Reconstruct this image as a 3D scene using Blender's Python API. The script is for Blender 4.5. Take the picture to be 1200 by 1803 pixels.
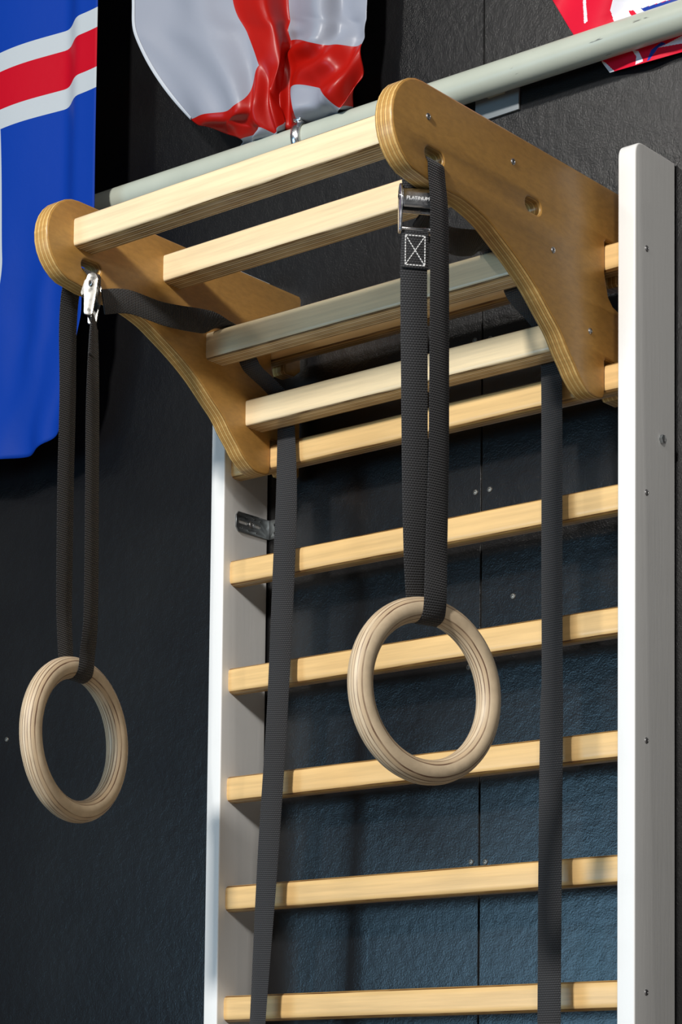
import bpy, bmesh, math, random
from mathutils import Vector, Matrix, noise
from mathutils.geometry import tessellate_polygon
random.seed(7)
for o in list(bpy.data.objects): bpy.data.objects.remove(o)
C = bpy.context.scene.collection
SC = bpy.context.scene
ZO = 2.5                       # height above the floor of the top rung's upper edge

# ------------------------------------------------------------------ camera
CAM = Vector((1.5990, -2.4777, -1.1601 + ZO)); YAW, PIT, ROL = .6908, .0744, .0104
FPX, CXP, CYP = 4113.0, 600.0, 1692.7
_F = Vector((-math.sin(YAW)*math.cos(PIT), math.cos(YAW)*math.cos(PIT), math.sin(PIT)))
_R0 = Vector((math.cos(YAW), math.sin(YAW), 0)); _U0 = _R0.cross(_F)
_R = _R0*math.cos(ROL) + _U0*math.sin(ROL); _U = -_R0*math.sin(ROL) + _U0*math.cos(ROL)
cd = bpy.data.cameras.new('camera'); cam = bpy.data.objects.new('camera', cd); C.objects.link(cam)
cd.sensor_fit = 'VERTICAL'; cd.sensor_height = 36; cd.lens = 36*FPX/1803
cd.shift_x = 0; cd.shift_y = (CYP - 901.5)/1803
cd.clip_start = .05
cam.matrix_world = Matrix(((_R.x, _U.x, -_F.x, CAM.x), (_R.y, _U.y, -_F.y, CAM.y), (_R.z, _U.z, -_F.z, CAM.z), (0, 0, 0, 1)))
SC.camera = cam
def PX(px, py, ax, val):       # the point where a pixel's ray meets the plane (axis = value)
    d = _F + _R*((px - CXP)/FPX) - _U*((py - CYP)/FPX)
    return CAM + d*((val - CAM[ax])/d[ax])

# ------------------------------------------------------------------ world, lights, exposure
w = bpy.data.worlds.new('world'); SC.world = w; w.use_nodes = True
w.node_tree.nodes['Background'].inputs[0].default_value = (.95, .97, 1, 1)
w.node_tree.nodes['Background'].inputs[1].default_value = .075
def area(name, loc, target, sx, sy, power, col):
    l = bpy.data.lights.new(name, 'AREA'); l.shape = 'RECTANGLE'; l.size = sx; l.size_y = sy; l.energy = power; l.color = col
    o = bpy.data.objects.new(name, l); C.objects.link(o); o.location = loc
    o.rotation_euler = (Vector(target) - Vector(loc)).to_track_quat('-Z', 'Y').to_euler(); return o
area('hall_floodlight', (.40, -5.6, ZO + 2.0), (-.3, 0, ZO - .4), .45, .45, 385, (1, .97, .92))
area('hall_floodlight', (3.6, -4.3, ZO + 1.7), (-.3, 0, ZO - .4), .5, .5, 56, (1, .95, .88))
area('hall_floodlight', (-3.0, -6.0, ZO + 3.3), (-.3, 0, ZO - .4), .5, .5, 36, (1, .96, .9))
area('hall_window', (-3.1, -6.2, ZO - .95), (-.3, .1, ZO - .7), 2.6, 1.7, 105, (.36, .70, 1))
SC.view_settings.view_transform = 'Standard'; SC.view_settings.look = 'None'
SC.view_settings.gamma = 1; SC.view_settings.exposure = 0; SC.view_settings.use_curve_mapping = False

# ------------------------------------------------------------------ materials
def newmat(name, rough=.5, col=(.5, .5, .5), metal=0, spec=.5):
    m = bpy.data.materials.new(name); m.use_nodes = True
    b = m.node_tree.nodes['Principled BSDF']
    b.inputs['Base Color'].default_value = (*col, 1); b.inputs['Roughness'].default_value = rough
    b.inputs['Metallic'].default_value = metal; b.inputs['Specular IOR Level'].default_value = spec
    return m, m.node_tree, b
def N(t, kind, **kw):
    n = t.nodes.new(kind)
    for k, v in kw.items(): setattr(n, k, v)
    return n
def mth(t, op, a, b=None):
    n = N(t, 'ShaderNodeMath', operation=op)
    for i, x in enumerate((a, b)):
        if x is None: continue
        if isinstance(x, (int, float)): n.inputs[i].default_value = x
        else: t.links.new(x, n.inputs[i])
    return n.outputs[0]
def mixc(t, fac, a, b, blend='MIX'):
    n = N(t, 'ShaderNodeMix', data_type='RGBA', blend_type=blend)
    for i, x in ((0, fac), (6, a), (7, b)):
        if isinstance(x, (int, float)): n.inputs[i].default_value = x
        elif isinstance(x, tuple): n.inputs[i].default_value = (*x, 1)
        else: t.links.new(x, n.inputs[i])
    return n.outputs[2]
def ramp(t, fac, stops, interp='LINEAR'):
    n = N(t, 'ShaderNodeValToRGB'); e = n.color_ramp; e.interpolation = interp
    while len(e.elements) < len(stops): e.elements.new(.5)
    for el, (p, c) in zip(e.elements, stops):
        el.position = p; el.color = (*c, 1) if isinstance(c, tuple) else (c, c, c, 1)
    t.links.new(fac, n.inputs[0]); return n.outputs[0]
def noise_tex(t, vec, scale, detail=4, rough=.55, vscale=None):
    if vscale:
        mp = N(t, 'ShaderNodeMapping'); mp.inputs['Scale'].default_value = vscale; t.links.new(vec, mp.inputs[0]); vec = mp.outputs[0]
    n = N(t, 'ShaderNodeTexNoise'); n.inputs['Scale'].default_value = scale; n.inputs['Detail'].default_value = detail; n.inputs['Roughness'].default_value = rough
    t.links.new(vec, n.inputs[0]); return n.outputs[0]
def bump(t, b, h, strength, dist):
    n = N(t, 'ShaderNodeBump'); n.inputs['Strength'].default_value = strength; n.inputs['Distance'].default_value = dist
    t.links.new(h, n.inputs['Height']); t.links.new(n.outputs[0], b.inputs['Normal'])

def between(t, x, a, b): return mth(t, 'MULTIPLY', mth(t, 'GREATER_THAN', x, a), mth(t, 'LESS_THAN', x, b))
def plywood(name, axis, ply, face, alt, line, grain, rough=.38, wob=.0003, coat=0.0, spots=.3, linew=.16, par0=100.5, skin=None):
    """veneers stacked along one object axis: solid texture, so faces show one veneer and edges show the plies"""
    m, t, b = newmat(name, rough)
    tc = N(t, 'ShaderNodeTexCoord'); oi = N(t, 'ShaderNodeObjectInfo')
    add = N(t, 'ShaderNodeVectorMath', operation='ADD'); sc = N(t, 'ShaderNodeVectorMath', operation='SCALE')
    cmb = N(t, 'ShaderNodeCombineXYZ')
    for i in range(3): t.links.new(oi.outputs['Random'], cmb.inputs[i])
    t.links.new(cmb.outputs[0], sc.inputs[0]); sc.inputs['Scale'].default_value = 7
    t.links.new(tc.outputs['Object'], add.inputs[0]); t.links.new(sc.outputs[0], add.inputs[1])
    vec = add.outputs[0]
    sep = N(t, 'ShaderNodeSeparateXYZ'); t.links.new(tc.outputs['Object'], sep.inputs[0])
    wn = noise_tex(t, vec, 9, 3)
    co = mth(t, 'ADD', sep.outputs[axis], mth(t, 'MULTIPLY', mth(t, 'SUBTRACT', wn, .5), wob*4))
    q = mth(t, 'ADD', mth(t, 'DIVIDE', co, ply), par0)
    fr = mth(t, 'FRACT', q); fl = mth(t, 'FLOOR', q)
    par = mth(t, 'MODULO', fl, 2.0)
    g = noise_tex(t, vec, 1, 6, .62, grain)
    blot = noise_tex(t, vec, 14, 3)
    c = mixc(t, par, face, alt)
    c = mixc(t, ramp(t, g, [(.38, .0), (.68, .55)]), c, tuple(x*.66 for x in face))
    c = mixc(t, ramp(t, blot, [(.42, 0.), (.7, spots)]), c, tuple(x*y for x, y in zip(face, (.72, .62, .5))))
    edge = mth(t, 'LESS_THAN', fr, linew)
    brk = ramp(t, noise_tex(t, vec, 22, 2), [(.3, .25), (.62, 1.)])
    c = mixc(t, mth(t, 'MULTIPLY', edge, brk), c, line)
    if skin:
        ab = mth(t, 'ABSOLUTE', co); brk2 = ramp(t, noise_tex(t, vec, 1, 2, .5, (9, 3, 30)), [(.36, .2), (.55, 1.)])
        c = mixc(t, mth(t, 'MULTIPLY', between(t, ab, skin[0], skin[1]), brk2), c, tuple(x*.55 for x in line))
    t.links.new(c, b.inputs['Base Color'])
    b.inputs['Coat Weight'].default_value = coat; b.inputs['Coat Roughness'].default_value = .22
    bump(t, b, g, .10, .002)
    return m
M = {}
M['plate'] = plywood('varnished_birch_plywood', 0, .00335, (.54, .29, .075), (.72, .46, .16), (.17, .075, .02), (6, 60, 160), .42, .0001, .15, .06, .2)
M['bar'] = plywood('pale_birch_bar', 1, .005125, (.84, .68, .43), (.66, .46, .21), (.20, .10, .03), (5, 90, 150), .34, .0003, .15, .06, .38, skin=(.0180, .0190))
M['rung'] = plywood('varnished_rung', 1, .004667, (.80, .53, .23), (.60, .35, .11), (.20, .085, .02), (5, 90, 150), .36, .0003, .08, .06, .38, 101.5, skin=(.0113, .0121))
M['ring'] = plywood('sanded_plywood_ring', 1, .003725, (.68, .54, .37), (.60, .45, .29), (.16, .09, .055), (40, 200, 40), .5, .0006, 0, .15, .24)

def wall_material():
    m, t, b = newmat('black_wall_paint', .47, (.006, .006, .007), spec=.68)
    tc = N(t, 'ShaderNodeTexCoord')
    f = noise_tex(t, tc.outputs['Object'], 420, 3); g = noise_tex(t, tc.outputs['Object'], 60, 4)
    d = noise_tex(t, tc.outputs['Object'], 3, 4)
    t.links.new(ramp(t, d, [(.3, (.0030, .0030, .0040)), (.7, (.0050, .0048, .0050))]), b.inputs['Base Color'])
    t.links.new(ramp(t, d, [(.3, .25), (.7, .31)]), b.inputs['Roughness'])
    bump(t, b, mth(t, 'ADD', mth(t, 'MULTIPLY', f, .5), g), .28, .0018)
    return m
M['wall'] = wall_material()
def paint(name, col, rough, bs=.06):
    m, t, b = newmat(name, rough, col)
    tc = N(t, 'ShaderNodeTexCoord')
    g = noise_tex(t, tc.outputs['Object'], 1, 5, .6, (200, 200, 14)); d = noise_tex(t, tc.outputs['Object'], 10, 5)
    t.links.new(mixc(t, ramp(t, d, [(.5, 0.), (.8, .35)]), col, tuple(x*.82 for x in col)), b.inputs['Base Color'])
    bump(t, b, g, bs, .002); return m
M['white'] = paint('white_paint', (.78, .78, .77), .42)
def pipe_material():
    m, t, b = newmat('sage_grey_pipe_paint', .38)
    tc = N(t, 'ShaderNodeTexCoord')
    d = noise_tex(t, tc.outputs['Object'], 9, 4); s = noise_tex(t, tc.outputs['Object'], 1, 3, .5, (22, 160, 160))
    c = mixc(t, ramp(t, d, [(.35, 0.), (.75, 1.)]), (.47, .50, .425), (.41, .44, .37))
    c = mixc(t, ramp(t, s, [(.70, 0.), (.735, .8)]), c, (.10, .10, .09))
    t.links.new(c, b.inputs['Base Color']); return m
M['pipe'] = pipe_material()
def web_material(name, col, rib):
    m, t, b = newmat(name, .62, col, spec=.35)
    uv = N(t, 'ShaderNodeUVMap'); sep = N(t, 'ShaderNodeSeparateXYZ'); t.links.new(uv.outputs[0], sep.inputs[0])
    u, v = sep.outputs[0], sep.outputs[1]
    row = mth(t, 'FLOOR', mth(t, 'DIVIDE', v, rib))
    rv = mth(t, 'ABSOLUTE', mth(t, 'SINE', mth(t, 'MULTIPLY', v, math.pi/rib)))
    ru = mth(t, 'ABSOLUTE', mth(t, 'SINE', mth(t, 'ADD', mth(t, 'MULTIPLY', u, math.pi/.0036), mth(t, 'MULTIPLY', row, math.pi/2))))
    h = mth(t, 'ADD', rv, mth(t, 'MULTIPLY', ru, .45))
    bump(t, b, h, .8, .0012)
    t.links.new(mixc(t, ramp(t, h, [(.2, 0.), (1.3/1.45, 1.)]), tuple(x*.4 for x in col), tuple(x*1.35 for x in col)), b.inputs['Base Color'])
    b.inputs['Sheen Weight'].default_value = .12; return m
M['web'] = web_material('black_nylon_webbing', (.021, .021, .023), .0030)
M['thread'] = newmat('white_thread', .7, (.75, .75, .75))[0]
M['greythread'] = newmat('grey_thread', .7, (.22, .22, .21))[0]
def metal(name, col, rough):
    m, t, b = newmat(name, rough, col, 1)
    tc = N(t, 'ShaderNodeTexCoord'); d = noise_tex(t, tc.outputs['Object'], 90, 4)
    t.links.new(ramp(t, d, [(.3, rough*.7), (.7, min(1, rough*1.5))]), b.inputs['Roughness']); return m
M['chrome'] = metal('polished_zinc', (.78, .78, .80), .2)
M['zinc'] = metal('galvanised_steel', (.30, .32, .33), .4)
M['screw'] = metal('steel_screw', (.45, .45, .46), .3)
M['dark'] = newmat('dark_recess', .7, (.012, .012, .012))[0]
M['cast'] = metal('cast_zinc_buckle', (.33, .325, .31), .26)
M['floor'] = paint('grey_rubber_floor', (.22, .20, .18), .7)

# ------------------------------------------------------------------ mesh helpers
def obj(name, me, mat, parent=None, loc=(0, 0, 0), rot=None):
    o = bpy.data.objects.new(name, me); C.objects.link(o); o.location = loc
    if rot: o.rotation_euler = rot
    if mat and not me.materials: me.materials.append(M[mat] if isinstance(mat, str) else mat)
    if parent: o.parent = parent
    return o
def tag(o, label, cat=None, group=None, kind=None):
    if label: o['label'] = label
    if cat: o['category'] = cat
    if group: o['group'] = group
    if kind: o['kind'] = kind
    return o
def empty(name, loc):
    o = bpy.data.objects.new(name, None); C.objects.link(o); o.location = loc; o.empty_display_size = .05; return o
def bm_mesh(bm, name, smooth=True, ang=35):
    bmesh.ops.recalc_face_normals(bm, faces=bm.faces)
    me = bpy.data.meshes.new(name); bm.to_mesh(me); bm.free()
    if smooth:
        me.polygons.foreach_set('use_smooth', [True]*len(me.polygons))
        me.set_sharp_from_angle(angle=math.radians(ang))
    return me
def box(name, sx, sy, sz, bev=.002, seg=2):
    bm = bmesh.new(); bmesh.ops.create_cube(bm, size=1); bmesh.ops.scale(bm, vec=(sx, sy, sz), verts=bm.verts)
    if bev: bmesh.ops.bevel(bm, geom=bm.edges[:], offset=bev, segments=seg, affect='EDGES', profile=.5)
    return bm_mesh(bm, name)
def fillet(pts, radii, n=6):
    """round the corners of a closed polygon"""
    out = []; k = len(pts)
    for i in range(k):
        p, a, b = Vector(pts[i]), Vector(pts[i-1]), Vector(pts[(i+1) % k]); r = radii[i] if isinstance(radii, (list, tuple)) else radii
        if r <= 0: out.append(tuple(p)); continue
        u, v = (a-p).normalized(), (b-p).normalized(); cs = max(-.999, min(.999, u.dot(v))); th = math.acos(cs)
        if th > 3.1: out.append(tuple(p)); continue
        d = min(r/math.tan(th/2), (a-p).length*.48, (b-p).length*.48)
        p0, p2 = p+u*d, p+v*d
        for j in range(n+1):
            s = j/n; out.append(tuple(p0*(1-s)**2 + p*(2*s*(1-s)) + p2*s*s))
    return out
def extrude2d(name, outline, holes, thick, bev, seg=3):
    """2-D outline with holes -> plate in local XY of given thickness along Z with rounded edges"""
    cu = bpy.data.curves.new(name, 'CURVE'); cu.dimensions = '2D'; cu.fill_mode = 'BOTH'
    cu.extrude = thick/2 - bev; cu.bevel_depth = bev; cu.bevel_resolution = seg; cu.offset = -bev
    for poly in [outline] + holes:
        s = cu.splines.new('POLY'); s.points.add(len(poly)-1)
        for pt, q in zip(s.points, poly): pt.co = (q[0], q[1], 0, 1)
        s.use_cyclic_u = True
    o = bpy.data.objects.new(name, cu); C.objects.link(o)
    me = bpy.data.meshes.new_from_object(o.evaluated_get(bpy.context.evaluated_depsgraph_get()))
    bpy.data.objects.remove(o); bpy.data.curves.remove(cu)
    bm = bmesh.new(); bm.from_mesh(me); bmesh.ops.remove_doubles(bm, verts=bm.verts, dist=1e-5); me2 = bm_mesh(bm, name, True, 40)
    bpy.data.meshes.remove(me); return me2
def remap(me, f):
    for v in me.vertices: v.co = f(v.co)
    me.flip_normals() if False else None
    bm = bmesh.new(); bm.from_mesh(me); bmesh.ops.recalc_face_normals(bm, faces=bm.faces); bm.to_mesh(me); bm.free(); me.update(); return me
def prism_x(name, prof, length, capbev=0.0):
    """profile in (y, z) swept along x from 0 to length"""
    bm = bmesh.new(); n = len(prof); rings = []
    for x in (0, length): rings.append([bm.verts.new((x, y, z)) for y, z in prof])
    for i in range(n): bm.faces.new((rings[0][i], rings[0][(i+1) % n], rings[1][(i+1) % n], rings[1][i]))
    bm.faces.new(rings[0]); bm.faces.new(rings[1][::-1])
    return bm_mesh(bm, name, True, 50)
def cyl(name, r, h, n=20, bev=0.0):
    bm = bmesh.new(); bmesh.ops.create_cone(bm, cap_ends=True, segments=n, radius1=r, radius2=r, depth=h)
    if bev: bmesh.ops.bevel(bm, geom=[e for e in bm.edges if len(e.link_faces) == 2 and any(len(f.verts) > 4 for f in e.link_faces)], offset=bev, segments=2, affect='EDGES', profile=.5)
    return bm_mesh(bm, name)
def torus(name, R, r, nu=96, nv=24, arc=2*math.pi, ry=None):
    """axis along local y"""
    bm = bmesh.new(); full = arc > 6.28; cnt = nu if full else nu+1; rows = []
    ry = ry or r
    for i in range(cnt):
        a = arc*i/nu; rows.append([bm.verts.new(((R + r*math.cos(2*math.pi*j/nv))*math.cos(a), ry*math.sin(2*math.pi*j/nv), (R + r*math.cos(2*math.pi*j/nv))*math.sin(a))) for j in range(nv)])
    for i in range(nu if full else nu):
        A, B = rows[i], rows[(i+1) % cnt]
        for j in range(nv): bm.faces.new((A[j], A[(j+1) % nv], B[(j+1) % nv], B[j]))
    if not full: bm.faces.new(rows[0]); bm.faces.new(rows[-1][::-1])
    return bm_mesh(bm, name, True, 60)
def catmull(P, step):
    out = []
    for i in range(len(P)-1):
        p0 = P[max(0, i-1)]; p1 = P[i]; p2 = P[i+1]; p3 = P[min(len(P)-1, i+2)]
        L = (Vector(p2[:3])-Vector(p1[:3])).length; n = max(2, int(L/step))
        # centripetal-like tangents limited by the segment length
        for j in range(n):
            s = j/n; q = []
            for a, b, c, d in zip(p0, p1, p2, p3):
                m1 = (c-a)*.5; m2 = (d-b)*.5
                q.append((2*s**3-3*s*s+1)*b + (s**3-2*s*s+s)*m1 + (-2*s**3+3*s*s)*c + (s**3-s*s)*m2)
            out.append(q)
    out.append(list(P[-1])); return out
def strap(name, pts, width=.033, th=.0018, step=.006):
    """pts: (centre, width direction) -> flat webbing with UVs in metres"""
    P = catmull([(*c, *d) for c, d in pts], step)
    bm = bmesh.new(); uvl = bm.loops.layers.uv.new('UVMap'); rows = []; s = 0; ss = []
    for i, q in enumerate(P):
        c = Vector(q[:3]); wd = Vector(q[3:])
        t = (Vector(P[min(i+1, len(P)-1)][:3]) - Vector(P[max(i-1, 0)][:3])).normalized()
        wd = wd - t*wd.dot(t); wd.normalize(); nn = t.cross(wd)
        if i: s += (c - Vector(P[i-1][:3])).length
        ss.append(s); h = width/2
        rows.append([bm.verts.new(c + wd*a + nn*b) for a, b in ((-h, 0), (-h+.0012, -th/2), (h-.0012, -th/2), (h, 0), (h-.0012, th/2), (-h+.0012, th/2))])
    us = (0, .0012, width-.0012, width, width-.0012, .0012)
    for i in range(len(rows)-1):
        for j in range(6):
            k = (j+1) % 6; f = bm.faces.new((rows[i][j], rows[i][k], rows[i+1][k], rows[i+1][j]))
            for lp, (uu, vv) in zip(f.loops, ((us[j], ss[i]), (us[k], ss[i]), (us[k], ss[i+1]), (us[j], ss[i+1]))): lp[uvl].uv = (uu, vv)
    bm.faces.new(rows[0]); bm.faces.new(rows[-1][::-1])
    return bm_mesh(bm, name, True, 60)
def deg(a): return Vector((math.cos(math.radians(a)), math.sin(math.radians(a)), 0))

# ------------------------------------------------------------------ dimensions read from the photograph (metres, z from the top rung)
SP = .16; GAP = .6802; UT = .0266; UD = .0966; WY = .0995         # rung pitch, clear width, upright thickness and depth, wall face
XRO, XRI, XLI, XLO = -.0288, -.0556, -.6036, -.6304               # faces of the two plywood side plates
NR = 15
# ------------------------------------------------------------------ setting
fl = obj('floor', box('floor', 9, 9, .1, 0), 'floor', None, (-.5, WY - 4.45, -.05)); tag(fl, 'grey rubber gym floor', kind='structure')
wall = obj('wall_back', box('wall_back', 7, .1, 4.6, 0), 'dark', None, (-.6, WY + .053, 2.3)); tag(wall, 'black painted wall of boarded panels behind the wall bars', kind='structure')
SEAM = -.309 + .0215
wp = []
for x0, x1 in ((-2.75, SEAM - 1.2015), (SEAM - 1.2, SEAM - .0011), (SEAM + .0011, SEAM + 1.2), (SEAM + 1.2015, 2.45)):
    p = obj('wall_panel', box('wall_panel', x1-x0, .006, 4.5, .0008, 1), 'wall', wall); p.matrix_parent_inverse = Matrix(); 
    p.location = ((x0+x1)/2 - wall.location.x, WY + .003 - wall.location.y, 2.3 - wall.location.z); wp.append(p)
def screw_mesh(r=.0042):
    bm = bmesh.new()
    prof = [(0, .0002), (.35, .0002), (.42, .0012), (.8, .0010), (1, 0.0), (1, -.001)]; n = 14; rows = []
    for rr, z in prof[1:]: rows.append([bm.verts.new((rr*r*math.cos(2*math.pi*i/n), rr*r*math.sin(2*math.pi*i/n), z)) for i in range(n)])
    c = bm.verts.new((0, 0, -.0004))
    for i in range(n): bm.faces.new((c, rows[0][i], rows[0][(i+1) % n]))
    for a, b in zip(rows, rows[1:]):
        for i in range(n): bm.faces.new((a[i], a[(i+1) % n], b[(i+1) % n], b[i]))
    return bm_mesh(bm, 'screw', True, 30)
SCREW = screw_mesh(); SCREW.materials.append(M['screw'])
WSCREW = SCREW.copy(); WSCREW.materials.clear(); WSCREW.materials.append(metal('half_painted_screw', (.22, .21, .19), .45))
RX = (0, math.pi/2, 0); RY = (math.pi/2, 0, 0)
for q in [(836, 600), (863, 597), (837, 867), (862, 862), (903, 1050), (825, 1175), (829, 1518), (854, 1518), (12, 1302)]:
    c = PX(*q, 1, WY)
    s = obj('screw', WSCREW, None, wall, c - wall.location + Vector((0, -.0006, 0)), RY)

# ------------------------------------------------------------------ wall bars
root = empty('wall_bars', (-GAP/2, UD/2, 0)); tag(root, 'tall white wooden wall bars with varnished rungs fixed to black wall', 'wall bars')
def world_part(name, me, mat, parent, loc, rot=None):
    o = obj(name, me, mat, parent, loc, rot)
    base = Vector((0, 0, 0)); p = parent
    while p: base += p.location; p = p.parent
    o.location = Vector(loc) - base; return o
ztop = .1195 + ZO
prof = fillet([(0, 0), (UD, 0), (UD, ztop), (0, ztop)], [0, 0, .002, .019], 8)
def upright_mesh():
    me = extrude2d('upright', prof, [], UT, .0022, 3)
    return remap(me, lambda c: Vector((c.z, c.x, c.y)))
ups = []
for xc in (-GAP - UT/2, UT/2):
    u = world_part('upright', upright_mesh(), 'white', root, (xc, 0, 0)); ups.append(u)
hh, hd = .019, .0140
rp = fillet([(-hd, -hh), (hd, -hh), (hd, hh), (-hd, hh)], .0095, 6)
rung_me = prism_x('rung', rp, GAP + .02); rung_me.materials.append(M['rung'])
RY0 = .0145 + hd
for k in range(NR):
    world_part('rung', rung_me, None, root, (-GAP - .01, RY0, ZO - .019 - k*SP))
for k in (0, 2, 4, 6, 8, 10, 12, 14):
    world_part('screw', SCREW, None, ups[1], (UT + .0005, .0268, ZO - .0168 - k*SP), RX)
def hexnut(r, h): return cyl('nut', r, h, 6, .0008)
b = world_part('bolt', hexnut(.0062, .005), 'zinc', ups[1], (UT + .0022, .0628, ZO - .2591), RX)
world_part('bolt_tip', cyl('bolt_tip', .003, .008, 12, .0006), 'screw', b, (UT + .004, .0628, ZO - .2591), RX)
# angle bracket that ties the left upright to the wall
def lbracket(x, side, zc):
    L0, L1 = .0245, .0975; h = .0148
    out = [(L0+.005, -h), (L1, -h), (L1, h), (L0+.005, h), (L0, h-.006), (L0, -h+.006)]
    def circ(cx, cz, r, n=10): return [(cx+r*math.cos(2*math.pi*i/n), cz+r*math.sin(2*math.pi*i/n)) for i in range(n)]
    def slot(c0, c1, r, n=6): return [(c1+r*math.cos(a), r*math.sin(a)) for a in [-math.pi/2+math.pi*i/n for i in range(n+1)]] + [(c0+r*math.cos(a), r*math.sin(a)) for a in [math.pi/2+math.pi*i/n for i in range(n+1)]]
    holes = [slot(.0325, .0475, .0026), slot(.068, .076, .0026)] + [circ(a, z, .0012) for a, z in ((.046, .0088), (.062, .0092), (.036, -.009), (.052, -.0098), (.078, .008), (.070, -.0105))]
    me = remap(extrude2d('wall_bracket', out, holes, .0022, .0004, 1), lambda c: Vector((c.z, c.x, c.y)))
    br = world_part('wall_bracket', me, 'zinc', root, (x, 0, zc))
    br['label'] = 'galvanised steel angle bracket'
    fo = extrude2d('bracket_foot', fillet([(0, -h), (.034, -h), (.034, h), (0, h)], [0, .004, .004, 0], 3), [circ(.012, .006, .002), circ(.012, -.006, .002), circ(.026, 0, .0026)], .0022, .0004, 1)
    fo = remap(fo, lambda c: Vector((c.x*side, c.z, c.y)))
    world_part('bracket_foot', fo, 'zinc', br, (x, WY - .0013, zc))
    sc = world_part('screw', screw_mesh(.0055), 'screw', br, (x + side*.0014, .058, zc), RX); world_part('screw', SCREW, None, br, (x+side*.026, WY-.0025, zc), RY)
lbracket(-GAP + .0013, 1, ZO - .2590)

# ------------------------------------------------------------------ pull-up frame hooked over the rungs
fr = empty('pull_up_frame', ((XRO+XLO)/2, -.18, ZO - .21)); tag(fr, 'varnished plywood pull-up frame with four pale crossbars hooked onto the wall bars', 'pull-up frame')
top = .0765
lower = [(-.357, -.0405), (-.318, -.0410), (-.288, -.0417), (-.246, -.0505), (-.2125, -.0648), (-.176, -.0828), (-.142, -.1035), (-.110, -.1285), (-.088, -.1460), (-.0715, -.1650), (-.0560, -.1805), (-.0450, -.1925), (-.0265, -.2050), (-.0130, -.2092), (.006, -.2085), (.0128, -.2050)]
lower = [tuple(q[:2]) for q in catmull([(*p, 0) for p in lower], .006)]
nose = [(-.375+.0575*math.cos(q), .0190+.0575*math.sin(q)) for q in [math.radians(90+i*12.5) for i in range(14)]]
core = nose + lower + [(.0145, -.200), (.0145, -.157), (.0172, -.1535), (.043, -.1535), (.0445, -.157), (.0445, -.193), (.049, -.198), (.076, -.198), (.0795, -.194), (.0795, -.088), (.075, -.0835), (.048, -.0825), (.034, -.0785), (.0235, -.0690), (.0195, -.056), (.0145, -.04), (.0145, .0015), (.0175, .0045), (.041, .0045), (.0442, .0015), (.0442, -.044), (.0475, -.0475), (.066, -.0475), (.0795, -.037), (.0795, .0722), (.0755, top)]
def smooth_poly(p): return p
def capsule(cy, cz, half, r, tilt=0, n=8):
    out = []
    for i in range(n+1):
        a = -math.pi/2 + math.pi*i/n; out.append((half + r*math.cos(a), r*math.sin(a)))
    for i in range(n+1):
        a = math.pi/2 + math.pi*i/n; out.append((-half + r*math.cos(a), r*math.sin(a)))
    c, s = math.cos(tilt), math.sin(tilt)
    return [(cy + y*c - z*s, cz + y*s + z*c) for y, z in out]
HOLES = [capsule(-.351, -.0075, .0095, .0084), capsule(-.1480, -.0020, .0075, .0092)]
def plate_mesh(k): return remap(extrude2d('side_plate', core, HOLES[:k], .0268, .0032, 4), lambda c: Vector((c.z, c.x, c.y)))
pl = []
for xc, nh in (((XLI+XLO)/2, 1), ((XRI+XRO)/2, 2)): pl.append(world_part('side_plate', plate_mesh(nh), 'plate', fr, (xc, 0, ZO)))
BARS = [(-.3640, .0310), (-.1935, .0330), (-.1050, -.0530), (-.0202, -.1285)]
bp = fillet([(-.0205, -.0200), (.0205, -.0200), (.0205, .0200), (-.0205, .0200)], .0068, 5)
bar_me = prism_x('crossbar', bp, XRI - XLI + .006); bar_me.materials.append(M['bar'])
SPOS = [(-.364, .0362), (-.1924, .0392), (-.1046, -.0458), (-.0202, -.1268)]
for (y, z), (sy, sz) in zip(BARS, SPOS):
    world_part('crossbar', bar_me, None, fr, (XLI - .003, y, ZO + z))
    world_part('screw', SCREW, None, pl[1], (XRO + .0005, sy, ZO + sz), RX)
    world_part('screw', SCREW, None, pl[0], (XLO - .0005, sy, ZO + sz), (0, -math.pi/2, 0))

# ------------------------------------------------------------------ gymnastic rings and straps
RR, RT = .0951, .0149; SY = -.351
rc = [Vector((-.0395, SY, PX(748, 1217, 1, SY).z)), Vector((PX(132, 1303, 1, SY).x, SY, PX(132, 1303, 1, SY).z))]
rc[0].x = PX(749, 1217, 1, SY).x
for c, ang, lab in ((rc[0], 76, 'wooden gymnastic ring hanging in front of the rungs, below the stitched strap'), (rc[1], 99.5, 'wooden gymnastic ring hanging alone before bare black wall, below the blue flag')):
    r = obj('gymnastic_ring', torus('gymnastic_ring', RR, RT), 'ring', None, c, (0, 0, math.radians(ang)))
    tag(r, lab, 'gymnastic ring', 'pair of gymnastic rings')

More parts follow.
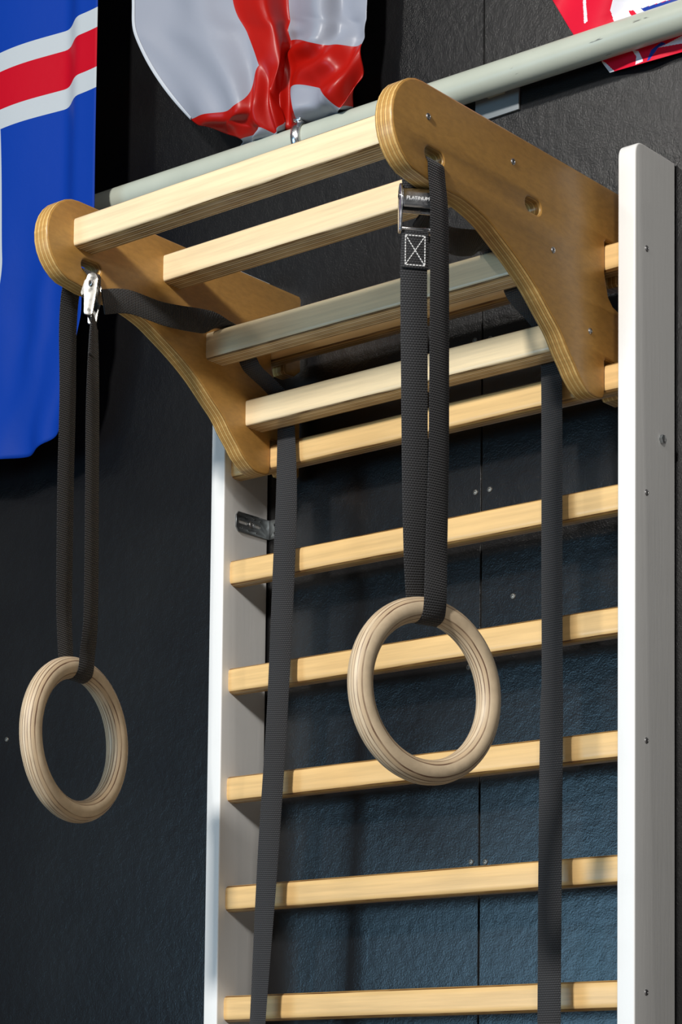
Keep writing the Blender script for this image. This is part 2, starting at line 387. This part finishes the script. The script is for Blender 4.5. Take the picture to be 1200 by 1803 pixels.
def lerp(a, b, s): return a + (b-a)*s
def buckle(parent, c, wd, up, lever_out, mat, flip=1):
    """cam buckle: two cheeks, a cam lever, a rear bar"""
    wd = Vector(wd).normalized(); up = Vector(up).normalized(); n = up.cross(wd).normalized()*flip   # n: outwards
    mx = Matrix((( wd.x, n.x, up.x), (wd.y, n.y, up.y), (wd.z, n.z, up.z)))
    base = Vector((0, 0, 0)); p = parent
    while p: base += p.location; p = p.parent
    B = empty('cam_buckle', Vector(c) - base); B.parent = parent
    eul = mx.to_euler()
    def put(name, me, m, loc):
        o = obj(name, me, m, B); o.location = mx @ Vector(loc); o.rotation_euler = eul; return o
    # cheeks: curved side profile (local y outwards, z up)
    ch = fillet([(-.006, -.034), (.006, -.034), (.010, -.010), (.013, .006), (.010, .022), (.001, .026), (-.005, .018), (-.006, -.005)], [.004, .004, .01, .008, .006, .006, .006, .01], 4)
    for s in (-1, 1):
        me = remap(extrude2d('cheek', ch, [], .0028, .0009, 2), lambda q: Vector((q.z, q.x, q.y)))
        put('cheek', me, mat, (s*.0186, 0, 0))
        put('pivot', cyl('pivot', .0042, .0018, 16, .0004), 'screw', (s*.0202, .004, .009)).rotation_euler = (mx @ Matrix.Rotation(math.pi/2, 3, 'Y')).to_euler()
        put('pivot_recess', cyl('pivot_recess', .0022, .0006, 12), 'dark', (s*.0213, .004, .009)).rotation_euler = (mx @ Matrix.Rotation(math.pi/2, 3, 'Y')).to_euler()
    lv = fillet([(.004, .016), (.010, .018), (.0135, .012), (.0155, -.004), (.0135, -.0085), (.011, -.004), (.0095, .006), (.004, .006)], [.003, .004, .006, .002, .002, .006, .004, .002], 4)
    put('lever', prism_center(lv, .0335), mat, (0, 0, 0))
    put('rear_bar', box('rear_bar', .0372, .003, .016, .0008), mat, (0, -.0052, .0))
    put('lower_bar', cyl_x(.0022, .0365), mat, (0, .002, -.029))
    return B, mx
def prism_center(prof, L):
    me = prism_x('lever', prof, L)
    for v in me.vertices: v.co.x -= L/2
    me.update(); return me
def cyl_x(r, L):
    me = cyl('lower_bar', r, L, 12, .0004)
    return remap(me, lambda c: Vector((c.z, c.x, c.y)))

# --- strap on the right-hand plate
r0 = rc[0]; zt = r0.z + RR; tr = RT + .0020
S = empty('ring_strap', (XRI - .02, SY, ZO - .12)); tag(S, 'black webbing strap with white cross stitching holding the ring before the rungs', 'strap', 'pair of ring straps')
def W3(x, y, z): return Vector((x, y, z + ZO))
bkn = PX(730, 362, 1, SY - .002)
phin = 50
tr = RT + .0016; dn = deg(74); nn_ = deg(-16)          # strap width and outward normal at the ring
def wrap(rc, zt, nrm, wd, first):
    """webbing passing under the ring's tube, from one side (first = -1 inner, +1 outer) to the other"""
    out = []
    for k, a in enumerate((0, 40, 90, 140, 180)):
        c, sn = math.cos(math.radians(a)), math.sin(math.radians(a))
        out.append((rc + nrm*(first*tr*c) + Vector((0, 0, zt - rc.z - tr*sn*1.03)), wd))
    return out
loop = [
    (Vector((bkn.x, SY + .000, bkn.z - .030)), deg(phin)),
    (PX(728, 480, 1, SY), deg(phin)), (PX(729, 650, 1, SY), deg(52)), (PX(730, 850, 1, SY), deg(60)), (PX(731, 980, 1, SY), deg(70))]
loop += [(r0 - nn_*(tr + .0015) + Vector((0, 0, zt - r0.z + .016)), dn)] + wrap(r0, zt, nn_, dn, -1) + [(r0 + nn_*(tr + .0012) + Vector((0, 0, zt - r0.z + .018)), dn)]
loop += [
    (PX(768, 960, 1, SY), deg(76)), (PX(772, 800, 1, SY), deg(80)), (PX(773, 620, 1, SY), deg(82)), (PX(773.5, 470, 1, SY), deg(84)),
    (W3(XRO + .0075, SY, -.075), deg(86)), (W3(XRO + .0036, SY, -.035), deg(88)), (W3(XRO + .0016, SY, -.0165), deg(90)),
    (W3(XRO - .005, SY, -.0124), deg(90)), (W3(XRI + .005, SY, -.0124), deg(90)),
    (W3(XRI - .003, SY, -.0165), deg(86)), (W3(XRI - .0055, SY + .001, -.024), deg(70)),
    (Vector((bkn.x, SY, bkn.z + .018)), deg(phin)), (Vector((bkn.x, SY, bkn.z - .004)), deg(phin)),
]
def rel(parent, pts): 
    return [(c - parent.location, d) for c, d in pts]
obj('webbing', strap('webbing', rel(S, loop), .0325), 'web', S)
# tail over the third bar, behind the fourth, down the front of the rungs
def tail(S, start, sd, mid, md, xb, hang):
    y3, z3 = BARS[2]; y4, z4 = BARS[3]; V = Vector((0, 0, 1)); H = Vector((1, 0, 0))
    pts = [(start, sd)] + [(c, d) for c, d in zip(mid, md)] + [
        (W3(xb, y3 - .019, z3 + .0235), H), (W3(xb, y3, z3 + .0215), H), (W3(xb, y3 + .018, z3 + .019), H), (W3(xb + .001, y3 + .0245, z3 + .004), H),
        (W3(xb + .003, y3 + .036, z3 - .022), H), (W3(xb + .005, y4 - .010, z4 + .036), H), (W3(xb + .0065, y4 + .0195, z4 + .0195), H), (W3(xb + .007, y4 + .0236, z4 + .004), H), (W3(xb + .007, y4 + .024, z4 - .022), H)] + hang
    obj('tail', strap('tail', rel(S, pts), .0330), 'web', S)
xb = -.112
tail(S, Vector((bkn.x - .001, SY + .010, bkn.z - .006)), Vector((.5, .3, .8)),
     [W3(-.074, -.300, -.068), W3(-.088, -.235, -.060), W3(-.101, -.170, -.040)], [Vector((.15, .1, 1)), Vector((.1, 0, 1)), Vector((.5, 0, .8))], xb,
     [(PX(971, 760, 1, .000), deg(0)), (PX(971, 1000, 1, -.004), deg(0)), (PX(971.5, 1190, 1, -.008), deg(0)), (PX(970.5, 1260, 1, -.010), deg(8)), (PX(968, 1500, 1, -.016), deg(10)), (PX(966, 1803, 1, -.022), deg(8)), (PX(964, 2100, 1, -.026), deg(5)), (PX(962, 2450, 1, -.03), deg(0))])
B, mx = buckle(S, Vector((bkn.x, SY - .001, bkn.z)), -deg(phin), (0, 0, 1), 1, 'chrome')
# maker's word on the lever
fc = bpy.data.curves.new('lettering', 'FONT'); fc.body = 'PLATINUM'; fc.size = .0058; fc.align_x = 'CENTER'; fc.align_y = 'CENTER'; fc.extrude = .0002
fo = bpy.data.objects.new('lettering', fc); C.objects.link(fo)
lme = bpy.data.meshes.new_from_object(fo.evaluated_get(bpy.context.evaluated_depsgraph_get())); bpy.data.objects.remove(fo)
FACING = Vector((math.sin(math.radians(phin)), -math.cos(math.radians(phin)), 0))
letm = Matrix((deg(phin), Vector((0, 0, 1)), FACING)).transposed()
lo = obj('lettering', lme, 'thread', B); lo.rotation_euler = (letm @ Matrix.Rotation(math.radians(-5), 3, 'X')).to_euler(); lo.location = FACING*.0158 + Vector((0, 0, .003))
# stitched patch
pc0, pc1 = PX(730, 404, 1, SY), PX(728.5, 474, 1, SY)
off = FACING*.0024
patch = obj('stitched_patch', strap('stitched_patch', rel(S, [(pc0 + off, deg(phin)), (lerp(pc0, pc1, .5) + off, deg(phin)), (pc1 + off, deg(phin))]), .0325, .0024), 'web', S)
bm = bmesh.new(); wdir = deg(phin); A0 = PX(729.5, 417, 1, SY) + FACING*.0042; A1 = PX(729, 469, 1, SY) + FACING*.0042; hw = .0118
def stitch(a, b):
    d = b-a; L = d.length; n = max(1, int(L/.0034)); d.normalize(); side = d.cross(FACING).normalized()*.00055
    for i in range(n):
        p, q = a + d*(L*i/n), a + d*(L*(i+.72)/n)
        vs = [bm.verts.new(x) for x in (p-side, q-side, q+side, p+side, p-side-FACING*.0008, q-side-FACING*.0008, q+side-FACING*.0008, p+side-FACING*.0008)]
        for f in ((0, 1, 2, 3), (4, 7, 6, 5), (0, 4, 5, 1), (1, 5, 6, 2), (2, 6, 7, 3), (3, 7, 4, 0)): bm.faces.new([vs[k] for k in f])
co = [A0 - wdir*hw, A0 + wdir*hw, A1 + wdir*hw, A1 - wdir*hw]; co = [c - S.location for c in co]
for a, b in ((0, 1), (1, 2), (2, 3), (3, 0), (0, 2), (1, 3)): stitch(co[a], co[b])
st = obj('stitching', bm_mesh(bm, 'stitching', False), 'thread', patch); st['label'] = 'white crossed box stitching'

# --- strap on the left-hand plate
r1 = rc[1]; zt = r1.z + RR
T = empty('ring_strap', (XLI + .01, SY, ZO - .12)); tag(T, 'black webbing strap holding the ring that hangs by the blue flag', 'strap', 'pair of ring straps')
bkf = PX(170, 522, 1, SY + .004)
ph = 128
df = deg(98); nf = deg(8)
loop = [(Vector((bkf.x, SY, bkf.z - .030)), deg(ph)), (PX(165, 600, 1, SY), deg(114)), (PX(163, 720, 1, SY), deg(103)), (PX(162, 860, 1, SY), deg(102)), (PX(161, 1000, 1, SY), deg(101)), (PX(159, 1100, 1, SY), deg(100))]
loop += [(r1 + nf*(tr + .0012) + Vector((0, 0, zt - r1.z + .018)), df)] + wrap(r1, zt, nf, df, 1) + [(r1 - nf*(tr + .0015) + Vector((0, 0, zt - r1.z + .016)), df)]
loop += [
    (PX(113, 1085, 1, SY), deg(97)), (PX(113.5, 1000, 1, SY), deg(95)), (PX(115.5, 850, 1, SY), deg(94)), (PX(119, 700, 1, SY), deg(94)),
    (W3(XLO - .0165, SY, -.085), deg(90)), (W3(XLO - .0130, SY, -.036), deg(90)), (W3(XLO - .0045, SY, -.0165), deg(90)),
    (W3(XLO + .005, SY, -.0124), deg(90)), (W3(XLI - .005, SY, -.0124), deg(90)), (W3(XLI + .0016, SY, -.0165), deg(92)),
    (Vector((bkf.x, SY, bkf.z + .016)), deg(110)), (Vector((bkf.x, SY, bkf.z - .004)), deg(ph)),
]
obj('webbing', strap('webbing', rel(T, loop), .0325), 'web', T)
tail(T, Vector((bkf.x + .004, SY + .012, bkf.z - .006)), Vector((.1, .0, 1)),
     [W3(-.588, -.295, -.042), W3(-.583, -.230, -.042), W3(-.578, -.165, -.034)], [Vector((0, 0, 1)), Vector((0, 0, 1)), Vector((.35, 0, .9))], -.572,
     [(PX(504, 870, 1, .000), deg(16)), (PX(499.5, 1000, 1, -.004), deg(24)), (PX(488, 1250, 1, -.012), deg(16)), (PX(472, 1500, 1, -.016), deg(14)), (PX(453, 1803, 1, -.022), deg(-6)), (PX(436, 2100, 1, -.026), deg(-5)), (PX(420, 2450, 1, -.03), deg(0))])
B2, mx2 = buckle(T, Vector((bkf.x, SY, bkf.z)), deg(ph), (.20, 0, 1), 1, 'cast')
# frayed seam under that buckle
sm = obj('stitched_patch', strap('stitched_patch', rel(T, [(PX(166, 575, 1, SY), deg(122)), (PX(165, 600, 1, SY), deg(118)), (PX(164.3, 630, 1, SY), deg(115))]), .0335, .003), 'web', T)

# ------------------------------------------------------------------ pipe on the wall with its clamp
PYA = .0655; PRAD = .0212
def pz(x): return .2975 - .0142*(x - .07) + ZO
# refine the axis so that its outline matches the wall-side depth
x0, x1 = -2.2, 2.2
a, b_ = Vector((x0, PYA, pz(x0))), Vector((x1, PYA, pz(x1)))
me = cyl('metal_pipe', PRAD, (b_-a).length, 40, .001)
pipe = empty('metal_pipe', ((x0+x1)/2, PYA, pz(0))); tag(pipe, 'pale sage green metal pipe running along the black wall', 'pipe')
me = remap(me, lambda c: Vector((c.z, c.x, c.y)))
tube = world_part('tube', me, 'pipe', pipe, (a+b_)/2); tube.rotation_euler = (0, math.atan2(-(b_.z-a.z), b_.x-a.x), 0)
for xs in (-.262, 1.2):
    mp = world_part('wall_mount', box('wall_mount', .075, .004, .034, .001), paint('bluish_grey_mount', (.20, .22, .23), .5), pipe, (xs, WY - .002, pz(xs) - .022))
    world_part('standoff', box('standoff', .03, .022, .02, .002), 'pipe', mp, (xs, WY - .010, pz(xs)))
cc = PX(533, 222, 1, PYA); cx = cc.x
cl = empty('pipe_clamp', (cx, PYA, pz(cx))); tag(cl, 'shiny steel ring clamp with a nut around the pipe below the red-white flag', 'clamp')
tm = torus('clamp_ring', PRAD + .0036, .0036, 40, 12, 2*math.pi, .0075)
o = obj('clamp_ring', tm, 'chrome', cl); o.rotation_euler = (0, 0, math.radians(90+12))
o = obj('clamp_bolt', cyl('clamp_bolt', .0036, .026, 14, .0005), 'chrome', cl, (.002, -.012, PRAD + .012)); 
o = obj('nut', hexnut(.0078, .0075), 'chrome', cl, (.002, -.012, PRAD + .020))
o = obj('lug', box('lug', .014, .012, .008, .0015), 'chrome', cl, (.002, -.011, PRAD + .0075))

# ------------------------------------------------------------------ flags
def cloth(name, col_fn, rough=.5, sheen=.0, spec=.12, bs=.08):
    m, t, b = newmat(name, rough, spec=spec)
    uv = N(t, 'ShaderNodeUVMap'); sep = N(t, 'ShaderNodeSeparateXYZ'); t.links.new(uv.outputs[0], sep.inputs[0])
    c = col_fn(t, sep.outputs[0], sep.outputs[1]); t.links.new(c, b.inputs['Base Color'])
    b.inputs['Sheen Weight'].default_value = sheen
    tc = N(t, 'ShaderNodeTexCoord'); h = noise_tex(t, tc.outputs['Object'], 26, 4); bump(t, b, h, bs, .012); return m
def sheet(name, fn, nu, nv, mat, thick=.0006, parent=None, origin=Vector((0, 0, 0))):
    """fn(u, v) -> (point, uv); double-sided thin cloth"""
    bm = bmesh.new(); uvl = bm.loops.layers.uv.new('UVMap'); G = []; Q = []
    for j in range(nv+1):
        row = []; qr = []
        for i in range(nu+1):
            p, q = fn(i/nu, j/nv); row.append(bm.verts.new(p - origin)); qr.append(q)
        G.append(row); Q.append(qr)
    for j in range(nv):
        for i in range(nu):
            ids = ((j, i), (j, i+1), (j+1, i+1), (j+1, i)); f = bm.faces.new([G[a][b] for a, b in ids])
            for lp, (a, b) in zip(f.loops, ids): lp[uvl].uv = Q[a][b]
    me = bpy.data.meshes.new(name); bm.to_mesh(me); bm.free(); me.polygons.foreach_set('use_smooth', [True]*len(me.polygons))
    o = obj(name, me, mat, parent, origin)
    s = o.modifiers.new('solid', 'SOLIDIFY'); s.thickness = thick; s.offset = 0
    return o
def sstep(a, b, x):
    t = max(0, min(1, (x-a)/(b-a))); return t*t*(3-2*t)

def cr(vals, knots, s):
    i = 0
    while i < len(knots)-2 and s > knots[i+1]: i += 1
    t = (s-knots[i])/(knots[i+1]-knots[i]); p1, p2 = vals[i], vals[i+1]
    p0 = vals[i-1] if i else p1*2-p2; p3 = vals[i+2] if i+2 < len(vals) else p2*2-p1
    m1, m2 = (p2-p0)*.5, (p3-p1)*.5
    if i and i+2 < len(vals):
        h = knots[i+1]-knots[i]; m1 = (p2-p0)*(h/(knots[i+1]-knots[i-1])); m2 = (p3-p1)*(h/(knots[i+2]-knots[i]))
    return p1*(2*t**3-3*t*t+1) + m1*(t**3-2*t*t+t) + p2*(-2*t**3+3*t*t) + m2*(t**3-t*t)
# blue flag with the red and white cross
def ice_col(t, u, v):
    blue, red, wh = (.001, .033, .275), (.42, .001, .012), (.41, .445, .475)
    c = mixc(t, mth(t, 'MAXIMUM', between(t, u, .216, .353), between(t, v, .3813, .5112)), blue, wh)
    return mixc(t, mth(t, 'MAXIMUM', between(t, u, .249, .320), between(t, v, .4138, .4780)), c, red)
ice_m = cloth('blue_cross_flag_cloth', ice_col, .62)
ZT = 1.0
def ice(u, v):
    # u from the right edge leftwards (metres = u*.56), v from the top downwards
    xm = u*.56
    zbot = -.066 + .022*max(0, 1 - xm/.10)**1.6                # lifted right-hand corner
    z = ZT - v*(ZT - zbot)
    k = sstep(.42, -.02, z)
    edge = -.9645 - .022*sstep(.27, .17, z) - .012*sstep(.14, .08, z) - .036*sstep(.075, -.045, z)
    x = edge - xm*(1 - .1*k*max(0, 1 - xm/.2))
    y = -.008 + .030*sstep(.040, .100, xm) + .006*math.sin(xm*38 + z*5)*k + .007*math.sin(xm*60 - z*9)*k + .010*math.sin(xm*17 + 1.0)
    y -= .010*k*math.exp(-((xm-.10 - .12*(.3-z))/.03)**2)
    y += .004*noise.noise(Vector((xm*14, z*9, 1)))*k
    y = lerp(y, .093, sstep(.80, 1.0, z))
    sh = cr([Vector((q, 0, 0)) for q in (.012, .006, .012, -.006, -.016, -.030, -.036)], [-.1, -.04, .1, .3, .47, .62, 1.01], z).x
    return Vector((x, y, z - .017 + ZO)), (xm + sh, ZT - z)
f1 = sheet('flag', ice, 90, 150, ice_m, origin=Vector((-1.2, .04, ZO + .4)))
tag(f1, 'bright blue flag with red cross edged in white hanging beside the frame', 'flag')

# white flag with the red cross, its lower hem stuffed behind the pipe
def eng_col(t, u, v):
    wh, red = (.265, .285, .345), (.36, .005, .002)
    f = mth(t, 'MAXIMUM', between(t, u, .40, .60), between(t, v, .60, .80))
    return mixc(t, f, wh, red)
eng_m = cloth('white_red_cross_satin', eng_col, .38, 0, .3, .05)
# control net: rows of (u: px, py, y); columns fixed
CU = [0, .12, .26, .40, .50, .60, .72, .86, 1]
ROWS = [
    (0.0, [(240, -420, .09), (275, -420, .09), (320, -420, .09), (392, -420, .09), (440, -420, .09), (498, -420, .09), (555, -420, .09), (605, -420, .09), (655, -420, .09)]),
    (.16, [(238, -180, .03), (270, -180, .04), (330, -180, .03), (400, -180, .05), (450, -180, .04), (503, -180, .06), (556, -180, .03), (603, -180, .045), (650, -180, .05)]),
    (.32, [(233, 0, .015), (290, 0, .022), (350, 0, .012), (411, 0, .030), (462, 0, .022), (507, 0, .062), (556, 0, .026), (604, 0, .050), (646, 0, .045)]),
    (.46, [(250, 92, .012), (305, 88, .018), (370, 78, .008), (436, 60, .030), (480, 50, .026), (509, 40, .064), (560, 42, .026), (604, 45, .048), (643, 45, .045)]),
    (.60, [(332, 208, .030), (380, 199, .022), (425, 180, .020), (459, 117, .034), (488, 112, .030), (510, 70, .066), (548, 76, .026), (598, 81, .040), (639, 79, .045)]),
    (.70, [(380, 228, .045), (410, 216, .034), (448, 200, .030), (474, 165, .034), (490, 170, .050), (509, 110, .066), (548, 112, .030), (600, 130, .026), (634, 135, .045)]),
    (.80, [(428, 247, .060), (455, 226, .042), (486, 234, .050), (497, 212, .050), (502, 190, .060), (513, 156, .052), (556, 152, .030), (590, 186, .030), (618, 186, .055)]),
    (.88, [(425, 256, .075), (450, 244, .050), (484, 243, .066), (499, 226, .066), (508, 222, .060), (520, 196, .040), (562, 186, .036), (592, 196, .050), (614, 192, .070)]),
    (1.0, [(428, 268, .092), (452, 262, .092), (486, 256, .092), (505, 248, .092), (518, 243, .092), (532, 236, .092), (566, 222, .092), (594, 212, .092), (614, 206, .092)]),
]
NET = [[PX(px, py, 1, y) for px, py, y in r] for _, r in ROWS]; RV = [v for v, _ in ROWS]
def eng(u, v):
    p = cr([cr(r, CU, u) for r in NET], RV, v)
    d = sstep(.35, .75, v)*(1-sstep(.9, 1, v))
    p.y += .006*d*math.sin(u*40 + 6*math.sin(v*9)) + .004*noise.noise(Vector((u*9, v*9, 3)))*(1-sstep(.9, 1, v))
    p.y = min(p.y, .094)
    return p, (u, v)
fo = Vector((-.65, .05, ZO + .5))
f2 = sheet('flag', eng, 140, 150, eng_m, origin=fo)
tag(f2, 'white satin flag with red cross bunched up behind the pipe', 'flag')
hem = [(eng(0, j/60)[0] - fo + Vector((0, -.0012, 0)), (eng(.03, j/60)[0] - eng(0, j/60)[0]).normalized()) for j in range(0, 37)]
h = obj('hem', strap('hem', [(c + d*.0025, d) for c, d in hem], .0055, .0012, .02), newmat('white_hem_cloth', .5, (.46, .49, .54))[0], f2)

# red, white and blue flag tucked behind the pipe
POLY = {  # patches in photograph pixels, first match wins; the rest of the cloth is red
    'white': [[(1029, -400), (1031, 0), (1034, 38), (1028, 42), (1026, 0), (1022, -400)], [(1077, -260), (1078, 0), (1074, 18), (1080, 38), (1090, 55), (1112, 62), (1125, 50), (1112, 30), (1106, 19), (1115, 18), (1128, 35), (1139, 25), (1129, 15), (1180, -1), (1260, -60), (1260, -260)],
              [(1058, 106), (1066, 111), (1084, 128), (1070, 131)], [(1112, 88), (1124, 90), (1132, 108), (1118, 114), (1120, 100)], [(1172, 78), (1210, 58), (1260, 45), (1260, 62), (1204, 76), (1158, 84)]],
    'blue': [[(1128, 15), (1180, 0), (1300, -60), (1300, 60), (1205, 60), (1140, 26)], [(1138, 108), (1146, 88), (1164, 74), (1172, 77), (1158, 84), (1143, 106)]],
}
def inpoly(x, y, P):
    r = False; j = len(P)-1
    for i in range(len(P)):
        xi, yi = P[i]; xj, yj = P[j]
        if (yi > y) != (yj > y) and x < (xj-xi)*(y-yi)/(yj-yi) + xi: r = not r
        j = i
    return r
UKM = [cloth('red_flag_cloth', lambda t, u, v: mixc(t, 0.0, (.66, .010, .035), (.6, .0, .0)), .5), cloth('white_flag_cloth', lambda t, u, v: mixc(t, 0.0, (.74, .74, .80), (.7, .7, .7)), .5), cloth('blue_flag_cloth', lambda t, u, v: mixc(t, 0.0, (.015, .045, .30), (0., 0., .3)), .5)]
def uk_px(u, v):
    # outline: left side then bottom edge
    LEFT = [(-.0, (850, -330)), (.35, (930, -90)), (.5, (972, 0)), (.62, (1002, 50)), (.67, (1013, 67)), (.72, (1016, 82)), (.80, (1030, 92)), (.88, (1055, 104)), (1.0, (1073, 128))]
    i = 0
    while i < len(LEFT)-2 and v > LEFT[i+1][0]: i += 1
    t = (v-LEFT[i][0])/(LEFT[i+1][0]-LEFT[i][0]); lx = lerp(LEFT[i][1][0], LEFT[i+1][1][0], t); ly = lerp(LEFT[i][1][1], LEFT[i+1][1][1], t)
    ex = 1330; slope = -.40 + .115*sstep(.7, 1, v)
    return lx + (ex-lx)*u, ly + (ex-lx)*u*slope
def build_uk():
    bm = bmesh.new(); nu, nv = 320, 280; G = []; K = []; org = Vector((0, .08, ZO + .4))
    for j in range(nv+1):
        row = []; kr = []
        for i in range(nu+1):
            u, v = (i/nu), (j/nv); v = v**.7
            px, py = uk_px(u, v)
            y = .088 - .006*math.sin(px*.055 + py*.02)*(1 - .5*sstep(.6, 1, v)) - .022*sstep(.66, .35, v)*(.6 + .4*math.sin(px*.03 + py*.03))
            y = min(y, .0955)
            if .70 < v < .97: y = max(y, .0893)
            row.append(bm.verts.new(PX(px, py, 1, y) - org)); kr.append((px, py))
        G.append(row); K.append(kr)
    for j in range(nv):
        for i in range(nu):
            f = bm.faces.new((G[j][i], G[j][i+1], G[j+1][i+1], G[j+1][i])); f.smooth = True
            cx = sum(K[a][b][0] for a, b in ((j, i), (j, i+1), (j+1, i+1), (j+1, i)))/4; cy = sum(K[a][b][1] for a, b in ((j, i), (j, i+1), (j+1, i+1), (j+1, i)))/4
            mi = 0
            if any(inpoly(cx, cy, P) for P in POLY['blue']): mi = 2
            elif any(inpoly(cx, cy, P) for P in POLY['white']): mi = 1
            f.material_index = mi
    me = bpy.data.meshes.new('flag'); bm.to_mesh(me); bm.free()
    for m in UKM: me.materials.append(m)
    o = obj('flag', me, None, None, org); s = o.modifiers.new('solid', 'SOLIDIFY'); s.thickness = .0006; s.offset = 0
    return o
f3 = build_uk(); tag(f3, 'red, white and blue flag tucked between the pipe and the wall', 'flag')
